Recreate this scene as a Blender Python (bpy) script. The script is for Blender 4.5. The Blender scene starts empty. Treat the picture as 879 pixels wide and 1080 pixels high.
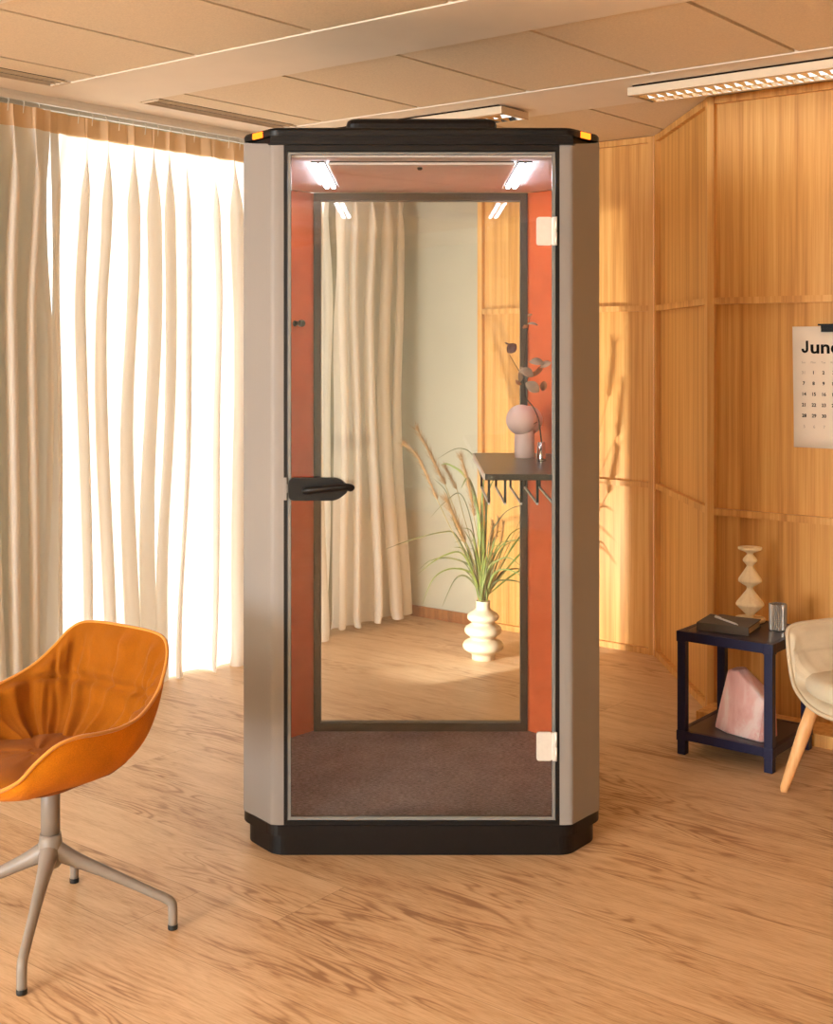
import bpy, bmesh, math, random
from mathutils import Vector, Matrix, noise
random.seed(7)
C = bpy.context.scene.collection
PI = math.pi
# ------------------------------------------------------------------ frames
CAMH = 1.54; FPX = 1350.0; CX = 439.5; HY = 365.0; HC = 2.586
ANG = math.radians(-38.5)
P0 = Vector((-.844, 6.26, 0))
ROOM = Matrix.Translation(P0) @ Matrix.Rotation(ANG, 4, 'Z')
def R(u, v, z=0): return ROOM @ Vector((u, v, z))
def lerp(a, b, t): return a + (b - a) * t
def smooth(a, b, x):
    t = min(1, max(0, (x - a) / (b - a))); return t * t * (3 - 2 * t)

# ------------------------------------------------------------------ materials
def lin(c):
    return tuple(((x / 255) / 12.92 if x / 255 <= .04045 else ((x / 255 + .055) / 1.055) ** 2.4) for x in c) + (1,)
class NT:
    def __init__(s, name):
        s.m = bpy.data.materials.new(name); s.m.use_nodes = True
        s.n = s.m.node_tree.nodes; s.l = s.m.node_tree.links
        s.n.clear(); s.out = s.n.new('ShaderNodeOutputMaterial')
    def add(s, t, **kw):
        n = s.n.new('ShaderNode' + t)
        for k, v in kw.items():
            if k in n.inputs: n.inputs[k].default_value = v
            else: setattr(n, k, v)
        return n
    def link(s, a, b): s.l.new(a, b)
    def math(s, op, a, b=None):
        n = s.n.new('ShaderNodeMath'); n.operation = op
        for i, x in enumerate((a, b)):
            if x is None: continue
            if isinstance(x, (int, float)): n.inputs[i].default_value = x
            else: s.l.new(x, n.inputs[i])
        return n.outputs[0]
    def ramp(s, fac, stops):
        n = s.n.new('ShaderNodeValToRGB'); e = n.color_ramp.elements
        e[0].position, e[0].color = stops[0]; e[1].position, e[1].color = stops[-1]
        for p, c in stops[1:-1]:
            x = e.new(p); x.color = c
        s.l.new(fac, n.inputs[0]); return n.outputs[0]
    def mix(s, fac, a, b, mode='MIX'):
        n = s.n.new('ShaderNodeMix'); n.data_type = 'RGBA'; n.blend_type = mode
        for k, x in ((0, fac), (6, a), (7, b)):
            if isinstance(x, (int, float, tuple)): n.inputs[k].default_value = x
            else: s.l.new(x, n.inputs[k])
        return n.outputs[2]
    def coords(s, scale=(1, 1, 1), kind='Object'):
        t = s.n.new('ShaderNodeTexCoord'); m = s.n.new('ShaderNodeMapping'); m.inputs['Scale'].default_value = scale
        s.l.new(t.outputs[kind], m.inputs[0]); return m.outputs[0]
    def noise(s, vec, scale=1, detail=3, rough=.5, dist=0):
        n = s.n.new('ShaderNodeTexNoise'); n.inputs['Scale'].default_value = scale; n.inputs['Detail'].default_value = detail
        n.inputs['Roughness'].default_value = rough; n.inputs['Distortion'].default_value = dist
        s.l.new(vec, n.inputs['Vector']); return n.outputs[0]
    def bump(s, h, strength=.3, dist=.002):
        n = s.n.new('ShaderNodeBump'); n.inputs['Strength'].default_value = strength; n.inputs['Distance'].default_value = dist
        s.l.new(h, n.inputs['Height']); return n.outputs[0]
    def principled(s, color, rough=.5, spec=.5, metal=0, normal=None, **kw):
        b = s.n.new('ShaderNodeBsdfPrincipled')
        for k, x in (('Base Color', color), ('Roughness', rough)):
            if isinstance(x, (int, float, tuple)): b.inputs[k].default_value = x
            else: s.l.new(x, b.inputs[k])
        b.inputs['Specular IOR Level'].default_value = spec; b.inputs['Metallic'].default_value = metal
        for k, x in kw.items(): b.inputs[k].default_value = x
        if normal is not None: s.l.new(normal, b.inputs['Normal'])
        s.l.new(b.outputs[0], s.out.inputs[0]); return b

def plain(name, rgb, rough=.5, spec=.5, metal=0, var=.06, scale=30, bump=0, bscale=400, **kw):
    t = NT(name); c = lin(rgb); co = t.coords()
    n = t.noise(co, scale, 4)
    d = tuple(x * (1 - var) for x in c[:3]) + (1,); e = tuple(min(1, x * (1 + var)) for x in c[:3]) + (1,)
    col = t.ramp(n, [(.3, d), (.7, e)])
    nm = t.bump(t.noise(co, bscale, 2), bump) if bump else None
    t.principled(col, rough, spec, metal, nm, **kw); return t.m

def fabric(name, rgb, var=.12, weave=900, bump=.5, sheen=.3):
    t = NT(name); c = lin(rgb); co = t.coords()
    n1 = t.noise(co, 12, 3); n2 = t.noise(co, weave, 2, .7)
    n = t.math('ADD', t.math('MULTIPLY', n1, .45), t.math('MULTIPLY', n2, .55))
    col = t.ramp(n, [(.3, tuple(x * (1 - var * 2) for x in c[:3]) + (1,)), (.5, c), (.7, tuple(min(1, x * (1 + var * 2)) for x in c[:3]) + (1,))])
    t.principled(col, .95, .12, 0, t.bump(n2, bump, .0012), **{'Sheen Weight': sheen, 'Sheen Roughness': .5}); return t.m

def oak_panel(name, a, b, c):
    t = NT(name); co = t.coords((1, 1, 1))
    big = t.noise(t.coords((5, 5, .35)), 1, 3, .6)
    med = t.noise(t.coords((34, 34, .7)), 1, 4, .62, .15)
    fin = t.noise(t.coords((230, 230, 3.0)), 1, 3, .6)
    n = t.math('ADD', t.math('ADD', t.math('MULTIPLY', med, .62), t.math('MULTIPLY', fin, .22)), t.math('MULTIPLY', big, .22))
    col = t.ramp(n, [(.40, lin(a)), (.53, lin(b)), (.66, lin(c))])
    t.principled(col, .42, .35, 0, t.bump(fin, .12, .001)); return t.m

def oak_floor():
    t = NT('oak_floor_planks')
    tc = t.n.new('ShaderNodeTexCoord'); sp = t.n.new('ShaderNodeSeparateXYZ'); t.link(tc.outputs['Object'], sp.inputs[0])
    u, v = sp.outputs[0], sp.outputs[1]
    W, L = .275, 6.5
    vv = t.math('DIVIDE', t.math('ADD', v, 22.0), W); j = t.math('FLOOR', vv); fv = t.math('FRACT', vv)
    wn = t.n.new('ShaderNodeTexWhiteNoise'); wn.noise_dimensions = '1D'; t.link(j, wn.inputs['W'])
    uu = t.math('ADD', t.math('DIVIDE', t.math('ADD', u, 20), L), wn.outputs[0]); i = t.math('FLOOR', uu); fu = t.math('FRACT', uu)
    cb = t.n.new('ShaderNodeCombineXYZ'); t.link(i, cb.inputs[0]); t.link(j, cb.inputs[1])
    wn2 = t.n.new('ShaderNodeTexWhiteNoise'); wn2.noise_dimensions = '2D'; t.link(cb.outputs[0], wn2.inputs['Vector'])
    r = wn2.outputs[0]
    def vec(su, sv, k):
        c = t.n.new('ShaderNodeCombineXYZ'); t.link(t.math('MULTIPLY', u, su), c.inputs[0]); t.link(t.math('MULTIPLY', v, sv), c.inputs[1])
        t.link(t.math('MULTIPLY', r, k), c.inputs[2]); return c.outputs[0]
    cath = t.noise(vec(1.0, 6.5, 37), 1, 2.5, .5, .15)
    rings = t.math('POWER', t.math('ABSOLUTE', t.math('SINE', t.math('MULTIPLY', cath, 62))), 5)
    fade = t.noise(vec(1.5, 4, 91), 1, 2)
    rings = t.math('MULTIPLY', rings, t.ramp(fade, [(.44, (0, 0, 0, 1)), (.60, (1, 1, 1, 1))]))
    pores = t.noise(vec(16, 190, 5), 1, 3, .65)
    streak = t.noise(vec(2.2, 15, 13), 1, 5, .62, .3)
    g = t.math('ADD', t.math('MULTIPLY', streak, .42), t.math('MULTIPLY', pores, .40))
    g = t.math('SUBTRACT', g, t.math('MULTIPLY', rings, t.math('MULTIPLY', pores, .25)))
    g = t.math('ADD', g, t.math('MULTIPLY', t.math('SUBTRACT', r, .5), .09))
    col = t.ramp(g, [(.24, lin((150, 110, 76))), (.33, lin((192, 155, 117))), (.43, lin((209, 176, 139))), (.55, lin((220, 190, 156)))])
    edge = t.math('MINIMUM', t.math('MULTIPLY', t.math('MINIMUM', fv, t.math('SUBTRACT', 1, fv)), W),
                  t.math('MULTIPLY', t.math('MINIMUM', fu, t.math('SUBTRACT', 1, fu)), L))
    gap = t.ramp(t.math('MULTIPLY', edge, 400), [(.15, (.58, .52, .48, 1)), (.6, (1, 1, 1, 1))])
    col = t.mix(1.0, col, gap, 'MULTIPLY')
    rough = t.math('ADD', .36, t.math('MULTIPLY', pores, .25))
    t.principled(col, rough, .5, 0, t.bump(t.math('ADD', pores, t.math('MULTIPLY', rings, .3)), .12, .001)); return t.m

def glass(name, tint=(1, 1, 1, 1), ior=1.45):
    t = NT(name); f = t.n.new('ShaderNodeFresnel'); f.inputs[0].default_value = ior
    tr = t.n.new('ShaderNodeBsdfTransparent'); tr.inputs[0].default_value = tint
    gl = t.n.new('ShaderNodeBsdfGlossy'); gl.inputs['Roughness'].default_value = .0
    n = t.noise(t.coords(), 3, 2); gl.inputs['Color'].default_value = (1, 1, 1, 1)
    mx = t.n.new('ShaderNodeMixShader')
    t.link(t.math('MULTIPLY', f.outputs[0], t.math('ADD', .97, t.math('MULTIPLY', n, .06))), mx.inputs[0])
    t.link(tr.outputs[0], mx.inputs[1]); t.link(gl.outputs[0], mx.inputs[2]); t.link(mx.outputs[0], t.out.inputs[0]); return t.m

def emit(name, rgb, s):
    t = NT(name); n = t.noise(t.coords(), 5, 1); e = t.n.new('ShaderNodeEmission')
    c = lin(rgb); t.link(t.ramp(n, [(0, tuple(x * .97 for x in c[:3]) + (1,)), (1, c)]), e.inputs[0]); e.inputs[1].default_value = s
    t.link(e.outputs[0], t.out.inputs[0]); return t.m

def curtain_mat(name, rgb, trans, trgb):
    t = NT(name); co = t.coords()
    w = t.noise(t.coords((600, 600, 500)), 1, 2, .7)
    slub = t.noise(t.coords((25, 25, 1.5)), 1, 3)
    k = t.math('ADD', t.math('MULTIPLY', w, .5), t.math('MULTIPLY', slub, .5))
    c = lin(rgb); col = t.ramp(k, [(.3, tuple(x * .94 for x in c[:3]) + (1,)), (.7, c)])
    d = t.n.new('ShaderNodeBsdfDiffuse'); t.link(col, d.inputs[0]); t.link(t.bump(w, .2, .001), d.inputs['Normal'])
    tl = t.n.new('ShaderNodeBsdfTranslucent'); tl.inputs[0].default_value = lin(trgb)
    mx = t.n.new('ShaderNodeMixShader'); mx.inputs[0].default_value = trans
    t.link(d.outputs[0], mx.inputs[1]); t.link(tl.outputs[0], mx.inputs[2]); t.link(mx.outputs[0], t.out.inputs[0]); return t.m

M = dict(
    floor=oak_floor(),
    oak=oak_panel('oak_veneer', (186, 128, 64), (212, 156, 84), (227, 177, 106)),
    oak_trim=oak_panel('oak_trim', (188, 130, 68), (212, 156, 86), (227, 177, 108)),
    skirting=oak_panel('skirting_oak', (112, 66, 34), (140, 86, 48), (158, 104, 62)),
    cream=plain('cream_plaster', (178, 175, 157), .85, .2, var=.02, scale=6, bump=.1),
    ceil=plain('ceiling_paint', (236, 224, 208), .85, .2, var=.02, scale=5),
    tile=plain('ceiling_tile', (228, 210, 184), .95, .1, var=.07, scale=160, bump=.3, bscale=500),
    void=plain('ceiling_void', (40, 27, 18), .9, .1),
    black=plain('black_powder_coat', (17, 13, 12), .42, .28, var=.08),
    frame=plain('dark_bronze_frame', (50, 43, 38), .4, .5, var=.06),
    panel=plain('pale_painted_panel', (139, 133, 128), .45, .3, var=.015, scale=4),
    seal=plain('grey_glass_edge', (118, 118, 115), .25, .6, var=.05),
    glass=glass('clear_glass', (.985, .985, .975, 1)),
    wglass=glass('window_glass', (.97, .98, .98, 1)),
    orange=fabric('rust_orange_felt', (228, 112, 66), .06, 500, .3, .05),
    bceil=fabric('blush_ceiling_felt', (250, 242, 238), .03, 500, .3, .1),
    carpet=None,
    satin=plain('satin_steel', (222, 220, 214), .38, .5, .35, var=.03, scale=80),
    chrome=plain('polished_steel', (205, 205, 205), .14, .5, 1, var=.02),
    black_metal=plain('black_metal', (15, 13, 13), .4, .3, var=.1),
    shelf=plain('dark_shelf_laminate', (34, 27, 24), .3, .3, var=.1, scale=60),
    led=emit('led_white', (232, 238, 255), 17),
    amber=emit('amber_indicator', (255, 112, 26), 2.6),
    curtain=curtain_mat('linen_curtain', (243, 237, 227), .42, (252, 249, 244)),
    heading=curtain_mat('linen_heading', (226, 196, 160), .22, (235, 190, 140)),
    track=plain('white_aluminium', (222, 218, 210), .35, .5, .3, var=.03),
    hook=plain('hook_plastic', (226, 220, 208), .5),
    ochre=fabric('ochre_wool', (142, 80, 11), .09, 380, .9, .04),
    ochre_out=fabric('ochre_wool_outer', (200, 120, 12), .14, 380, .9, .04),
    piping=fabric('ochre_piping', (196, 130, 52), .06, 900, .4),
    greige=plain('greige_powder_coat', (134, 124, 115), .4, .4, var=.03),
    rubber=plain('black_rubber', (22, 21, 20), .7),
    linen=fabric('beige_wool', (204, 190, 164), .06, 700, .5, .05),
    linen_out=fabric('beige_shell', (200, 182, 154), .05, 900, .4, .05),
    oakleg=oak_panel('oak_leg', (206, 146, 88), (226, 170, 112), (236, 186, 130)),
    navy=plain('navy_powder_coat', (24, 24, 58), .4, .45, var=.06),
    navytop=plain('navy_tray_top', (40, 34, 48), .3, .5, var=.08),
    stoneware=plain('cream_stoneware', (206, 190, 162), .55, .4, var=.03, scale=90, bump=.08),
    pinklamp=plain('pale_pink_lamp', (226, 200, 192), .5, .4, var=.02),
    candle=oak_panel('pale_turned_wood', (224, 198, 156), (236, 214, 174), (243, 224, 188)),
    bookcover=fabric('grey_book_cloth', (96, 84, 74), .06, 900, .3, .05),
    pages=plain('book_pages', (176, 152, 124), .9, .1, var=.1, scale=300),
    pen=plain('white_pen_barrel', (214, 210, 204), .3),
    cup=plain('smoked_ribbed_glass', (176, 168, 158), .2, .6, .4, var=.08, scale=20),
    leafgreen=plain('grass_green', (92, 106, 36), .55, .35, var=.25, scale=18),
    leafdark=plain('grass_dark_green', (70, 78, 34), .55, .35, var=.25, scale=18),
    seedhead=plain('dry_seed_head', (148, 112, 70), .9, .1, var=.22, scale=120),
    stem=plain('straw_stem', (138, 122, 64), .7, .2, var=.15),
    twig=plain('dark_twig', (52, 38, 32), .7, .2),
    leafgrey=plain('dry_grey_leaf', (158, 136, 116), .6, .3, var=.15, scale=40),
    leafplum=plain('dry_plum_leaf', (92, 50, 50), .6, .3, var=.15, scale=40),
    leafbrown=plain('dry_brown_leaf', (156, 96, 56), .6, .3, var=.15, scale=40),
    paper=plain('calendar_paper', (232, 216, 196), .8, .2, var=.015),
    ink=plain('black_ink', (26, 22, 20), .8, .1),
    inkgrey=plain('grey_ink', (168, 152, 136), .8, .1),
    lum=plain('luminaire_white', (226, 206, 178), .4, .4, var=.02),
    louver=plain('louver_aluminium', (225, 225, 225), .16, .5, 1, var=.02),
    tube=emit('fluorescent_tube', (255, 248, 236), 1.3),
    ground=plain('pale_paving', (200, 190, 175), .9, .1),
)
def carpet_mat():
    t = NT('grey_brown_carpet'); a = t.noise(t.coords((70, 260, 1)), 1, 4, .75); b = t.noise(t.coords(), 9, 4)
    k = t.math('ADD', t.math('MULTIPLY', a, .85), t.math('MULTIPLY', b, .15))
    col = t.ramp(k, [(.36, lin((112, 104, 104))), (.5, lin((156, 146, 142))), (.64, lin((192, 182, 178)))])
    t.principled(col, 1, .05, 0, t.bump(a, .6, .003)); return t.m
M['carpet'] = carpet_mat()
def quartz_mat():
    t = NT('rose_quartz'); a = t.noise(t.coords((9, 9, 4)), 1, 5, .6, .8); b = t.noise(t.coords(), 60, 4, .7)
    col = t.ramp(a, [(.32, lin((222, 164, 160))), (.5, lin((238, 194, 190))), (.62, lin((248, 224, 220)))])
    pit = t.ramp(t.noise(t.coords(), 14, 5, .7), [(.58, (0, 0, 0, 1)), (.72, (1, 1, 1, 1))])
    col = t.mix(pit, col, lin((244, 226, 218)))
    p = t.principled(col, .34, .5, 0, t.bump(b, .25, .003), **{'Subsurface Weight': .35, 'Subsurface Scale': .04})
    p.inputs['Subsurface Radius'].default_value = (1, .45, .4); return t.m
M['quartz'] = quartz_mat()

# ------------------------------------------------------------------ mesh helpers
class MB:
    """collects shapes, then links them as one mesh object"""
    def __init__(s): s.bm = bmesh.new(); s.mats = []; s.mi = 0
    def use(s, m):
        if m not in s.mats: s.mats.append(m)
        s.mi = s.mats.index(m); return s
    def face(s, vs, sm=False):
        try:
            f = s.bm.faces.new(vs); f.material_index = s.mi; f.smooth = sm; return f
        except ValueError: return None
    def box(s, x0, x1, y0, y1, z0, z1, bevel=0, mat=None):
        t = bmesh.new(); bmesh.ops.create_cube(t, size=1)
        for v in t.verts:
            v.co = Vector((lerp(x0, x1, v.co.x + .5), lerp(y0, y1, v.co.y + .5), lerp(z0, z1, v.co.z + .5)))
        if bevel: bmesh.ops.bevel(t, geom=t.edges[:], offset=bevel, segments=2, affect='EDGES', profile=.6)
        s.merge(t, mat); return s
    def merge(s, t, mat=None, smooth_=False):
        mp = {}
        for v in t.verts: mp[v] = s.bm.verts.new(mat @ v.co if mat else v.co)
        for f in t.faces: s.face([mp[v] for v in f.verts], smooth_ or f.smooth)
        t.free()
    def loft(s, rings, closed=True, caps=True, sm=True):
        vs = [[s.bm.verts.new(p) for p in r] for r in rings]
        for a, b in zip(vs, vs[1:]):
            n = len(a)
            for k in range(n if closed else n - 1):
                s.face([a[k], a[(k + 1) % n], b[(k + 1) % n], b[k]], sm)
        if caps and closed: s.face(vs[0][::-1]); s.face(vs[-1])
        return s
    def prism(s, pts, z0, z1, inset=0):
        n = len(pts)
        a = [s.bm.verts.new((p[0], p[1], z0)) for p in pts]; b = [s.bm.verts.new((p[0], p[1], z1)) for p in pts]
        for k in range(n): s.face([a[k], a[(k + 1) % n], b[(k + 1) % n], b[k]])
        s.face(a[::-1]); s.face(b); return s
    def lathe(s, prof, n=40, center=(0, 0, 0), ribs=0, ramp_=0):
        rings = []
        for r, z in prof:
            ring = []
            for k in range(n):
                a = 2 * PI * k / n; rr = r * (1 + (ramp_ * (k % 2) if ribs else 0))
                ring.append(Vector((center[0] + rr * math.cos(a), center[1] + rr * math.sin(a), center[2] + z)))
            rings.append(ring)
        return s.loft(rings, sm=not ribs)
    def tube(s, pts, rad, n=8, caps=True, flat=1.0):
        pts = [Vector(p) for p in pts]; rings = []; up = Vector((0, 0, 1))
        prev = None
        for k, p in enumerate(pts):
            d = (pts[min(k + 1, len(pts) - 1)] - pts[max(k - 1, 0)]).normalized()
            if prev is None:
                x = d.cross(up)
                if x.length < 1e-3: x = d.cross(Vector((1, 0, 0)))
            else: x = prev - d * prev.dot(d)
            x.normalize(); prev = x; y = d.cross(x)
            r = rad[k] if isinstance(rad, (list, tuple)) else rad
            rings.append([p + x * (r * math.cos(2 * PI * q / n)) + y * (r * flat * math.sin(2 * PI * q / n)) for q in range(n)])
        return s.loft(rings, caps=caps)
    def grid(s, rows, sm=True):
        return s.loft(rows, closed=False, caps=False, sm=sm)
    def build(s, name, mat=None, parent=None, world=None, smooth_angle=None, norm=True):
        if norm: bmesh.ops.recalc_face_normals(s.bm, faces=s.bm.faces)
        me = bpy.data.meshes.new(name); s.bm.to_mesh(me); s.bm.free()
        if s.mats:
            for m in s.mats: me.materials.append(m)
        elif mat: me.materials.append(mat)
        o = bpy.data.objects.new(name, me); C.objects.link(o)
        if parent: o.parent = parent
        if world is not None: o.matrix_world = world
        return o
def tag(o, label=None, cat=None, group=None, kind=None):
    if label: o['label'] = label
    if cat: o['category'] = cat
    if group: o['group'] = group
    if kind: o['kind'] = kind
    return o
def empty(name, loc=(0, 0, 0), rz=0):
    o = bpy.data.objects.new(name, None); C.objects.link(o); o.empty_display_size = .1
    o.location = loc; o.rotation_euler = (0, 0, rz); return o
def struct(name, mb, m=None, room=True):
    o = mb.build(name, m)
    if room: o.location = P0; o.rotation_euler = (0, 0, ANG)
    return tag(o, kind='structure')
def catmull(P, n):
    P = [Vector(p) for p in P]; out = []
    for k in range(len(P) - 1):
        p0 = P[max(k - 1, 0)]; p1 = P[k]; p2 = P[k + 1]; p3 = P[min(k + 2, len(P) - 1)]
        for q in range(n):
            t = q / n
            out.append(.5 * ((2 * p1) + (p2 - p0) * t + (2 * p0 - 5 * p1 + 4 * p2 - p3) * t * t + (3 * p1 - p0 - 3 * p2 + p3) * t ** 3))
    out.append(P[-1]); return out
def bez(a, b, c, d, t):
    return a * (1 - t) ** 3 + b * 3 * t * (1 - t) ** 2 + c * 3 * t * t * (1 - t) + d * t ** 3
def round_poly(pts, r, n=5):
    out = []; N = len(pts); pts = [Vector((p[0], p[1])) for p in pts]
    for k in range(N):
        p = pts[k]; a = (pts[k - 1] - p); b = (pts[(k + 1) % N] - p)
        rr = min(r, a.length * .45, b.length * .45); a = p + a.normalized() * rr; b = p + b.normalized() * rr
        for q in range(n + 1):
            t = q / n; out.append(a * (1 - t) ** 2 + p * 2 * t * (1 - t) + b * t * t)
    return out

# ================================================================== ROOM SHELL (room frame: u along the panelled walls, v along the curtains)
UMAX, VMIN, V1, V2 = 7.2, -16.0, 1.345, .597
UA, UB = 1.52, 2.168
WU = -.26                                      # window wall plane
f = MB(); f.box(WU - .2, UMAX + .1, VMIN - .1, V1 + .1, -.12, 0); struct('floor', f, M['floor'])

# ceiling: plain bands, recessed tile rows with open seams
f = MB(); f.use(M['void']); f.box(WU - .2, UMAX + .1, VMIN - .1, V1 + .1, HC + .03, HC + .13)
rows = [(-1.25 + k * 1.296 - .846, -1.25 + k * 1.296) for k in range(-10, 1)] + [(-.812, .044), (.53, V1 + .05)]
seams = [.485 + .5735 * k for k in range(0, 12)]
bands = []
edges = sorted(rows)
prev = VMIN - .1
for a, b in edges:
    if a > prev + .02: bands.append((prev, a - .006))
    prev = b + .006
f.use(M['ceil'])
for a, b in bands: f.box(.32, UMAX + .1, a, b, HC, HC + .04)
f.box(WU - .2, .20, VMIN - .1, V1 + .1, HC, HC + .04)
for a, b in bands: f.box(.20, .32, a, b, HC, HC + .04)
f.use(M['tile'])
for a, b in edges:
    us = [.32] + seams + [UMAX + .1]
    for k in range(len(us) - 1):
        f.box(us[k] + .009, us[k + 1] - .009, a, b, HC + .004, HC + .034)
    f.box(.20, .21, a, b, HC, HC + .03)
struct('ceiling', f)

# panelled oak walls
def panel_wall(name, a, b, thick, nrm, battens, extra=None):
    """a,b in (u,v); panels lie behind the line a-b by `thick`, battens and rails stand proud of it"""
    A = Vector((a[0], a[1], 0)); B = Vector((b[0], b[1], 0)); L = (B - A).length; d = (B - A) / L
    X = Matrix(((d.x, nrm[0], 0, A.x), (d.y, nrm[1], 0, A.y), (0, 0, 1, 0), (0, 0, 0, 1)))
    f = MB(); f.use(M['oak']); f.box(0, L, -.12, -.028, 0, HC + .02)
    f.use(M['oak_trim'])
    for s0, s1 in battens: f.box(s0, s1, -.03, 0, 0, HC)
    for z0, z1 in ((0, .03), (.832, .86), (1.715, 1.743), (HC - .03, HC)):
        f.box(.002, L - .002, -.03, -.004, z0, z1)
    t = f.bm
    for v in t.verts: v.co = X @ v.co
    return struct(name, f)
n45 = Vector((UB - UA, V2 - V1)).normalized()
panel_wall('wall_back', (.44, V1), (UA, V1), .03, (0, -1), [(0, .03), (1.05, 1.078)])
panel_wall('wall_jog', (UA, V1), (UB, V2), .03, (n45.y, -n45.x), [(0, .026), ((Vector((UB - UA, V2 - V1))).length - .036, (Vector((UB - UA, V2 - V1))).length)])
panel_wall('wall_right', (UB, V2), (UMAX, V2), .03, (0, -1), [(0, .03), (1.62, 1.65), (3.2, 3.23), (4.8, 4.83)])
f = MB(); f.box(WU - .1, .44, V1 + .0, V1 + .12, 0, HC + .02); struct('wall_corner', f, M['cream'])
f = MB(); f.box(WU, .438, V1 - .014, V1, 0, .062, .003); struct('baseboard_back', f, M['skirting'])
f = MB(); f.box(UB + .03, UMAX, .43, V2, 0, .05, .003); struct('trim_1', f, M['oak_trim'])
f = MB(); f.box(UMAX, UMAX + .1, VMIN, V2, 0, HC + .02); struct('wall_side', f, M['cream'])
f = MB(); f.box(WU, UMAX, VMIN - .1, VMIN, 0, HC + .02); struct('wall_rear', f, M['cream'])
# window wall: piers round two openings
OPEN = [(-1.02, .80)]
f = MB(); prev = VMIN
for a, b in OPEN: f.box(WU - .16, WU, prev, a, 0, HC + .02); prev = b
f.box(WU - .16, WU, prev, V1 + .1, 0, HC + .02)
for a, b in OPEN: f.box(WU - .16, WU, a, b, 0, .02); f.box(WU - .16, WU, a, b, 2.56, HC + .02)
struct('wall_left', f, M['cream'])
for k, (a, b) in enumerate(OPEN):
    f = MB()
    for x in ([a, b - .05]): f.box(WU - .13, WU - .05, x, x + .05, .02, 2.56)
    f.box(WU - .13, WU - .05, a + .05, b - .05, .02, .05); f.box(WU - .13, WU - .05, a + .05, b - .05, 2.52, 2.56)
    w = struct('window_%d' % (k + 1), f, M['track'])
    g = MB(); g.box(WU - .095, WU - .085, a + .05, b - .05, .05, 2.52); g.build('pane', M['wglass'], w)
f = MB(); f.box(-30, WU - .3, -25, 25, -.3, -.2); struct('floor_outside', f, M['ground'])

# slot diffusers in the ceiling
def vent(v0, v1, label):
    t = empty('ceiling_vent', R(.262, (v0 + v1) / 2, HC), ANG); tag(t, label, 'vent', 'slot air vents along the window')
    h = (v1 - v0) / 2
    f = MB(); f.box(-.058, .058, -h, h, .010, .016); f.build('backing', M['void'], t)
    f = MB()
    for x in (-.056, .050): f.box(x, x + .006, -h, h, -.003, .004)
    for y in (-h, h - .006): f.box(-.05, .05, y, y + .006, -.003, .004)
    f.build('frame', M['lum'], t)
    for x in (-.019, .015): f = MB(); f.box(x, x + .004, -h + .006, h - .006, -.001, .005); f.build('slat', M['lum'], t)
vent(-2.08, -1.262, 'slotted ceiling air vent at the far left above the curtain')
vent(-.80, .04, 'slotted ceiling air vent between the curtain and the booth roof')

# surface mounted louvre luminaires
def luminaire(u0, u1, label):
    W = .105; D = .040
    t = empty('ceiling_light', R((u0 + u1) / 2, .288, HC), ANG); tag(t, label, 'ceiling light', 'louvred ceiling lights')
    L = (u1 - u0) / 2
    f = MB(); f.box(-L + .004, L - .004, -W + .006, W - .006, -.008, -.001); f.use(M['lum']); f.bm.clear()
    f.box(-L, L, -W, W, -.014, -.008); f.box(-L, L, -W, -W + .012, -D, -.014); f.box(-L, L, W - .012, W, -D, -.014)
    f.box(-L, -L + .012, -W + .012, W - .012, -D, -.014); f.box(L - .012, L, -W + .012, W - .012, -D, -.014)
    f.box(-L, L, -W + .012, -.075, -D, -D + .006); f.box(-L, L, .082, W - .012, -D, -D + .006)
    f.build('housing', M['lum'], t)
    f = MB(); f.box(-L + .02, L - .02, -W + .004, W - .004, -.008, 0); f.build('gap_shade', M['void'], t)  # dark box draws the shadow line between housing and ceiling
    f = MB(); n = int((2 * L - .03) / .042)
    for k in range(n):
        x = -L + .03 + k * .042
        f.loft([[Vector((x + s * w, y, z)) for s, w, z in ((-1, .002, -D), (1, .002, -D), (1, .014, -.018), (-1, .014, -.018))] for y in (-.075, .0, .082)], sm=False)
    for y0, y1 in ((-.075, -.072), (.079, .082)): f.box(-L + .012, L - .012, y0, y1, -D, -.018)
    f.build('louver', M['louver'], t)
    f = MB(); f.tube([(-L + .03, .015, -.028), (L - .03, .015, -.028)], .008, 10); f.build('lamp_tube', M['tube'], t)
luminaire(.20, 1.405, 'louvred ceiling light behind the roof of the phone booth')
luminaire(2.02, 3.25, 'louvred ceiling light above the panelled wall at the right')

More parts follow.
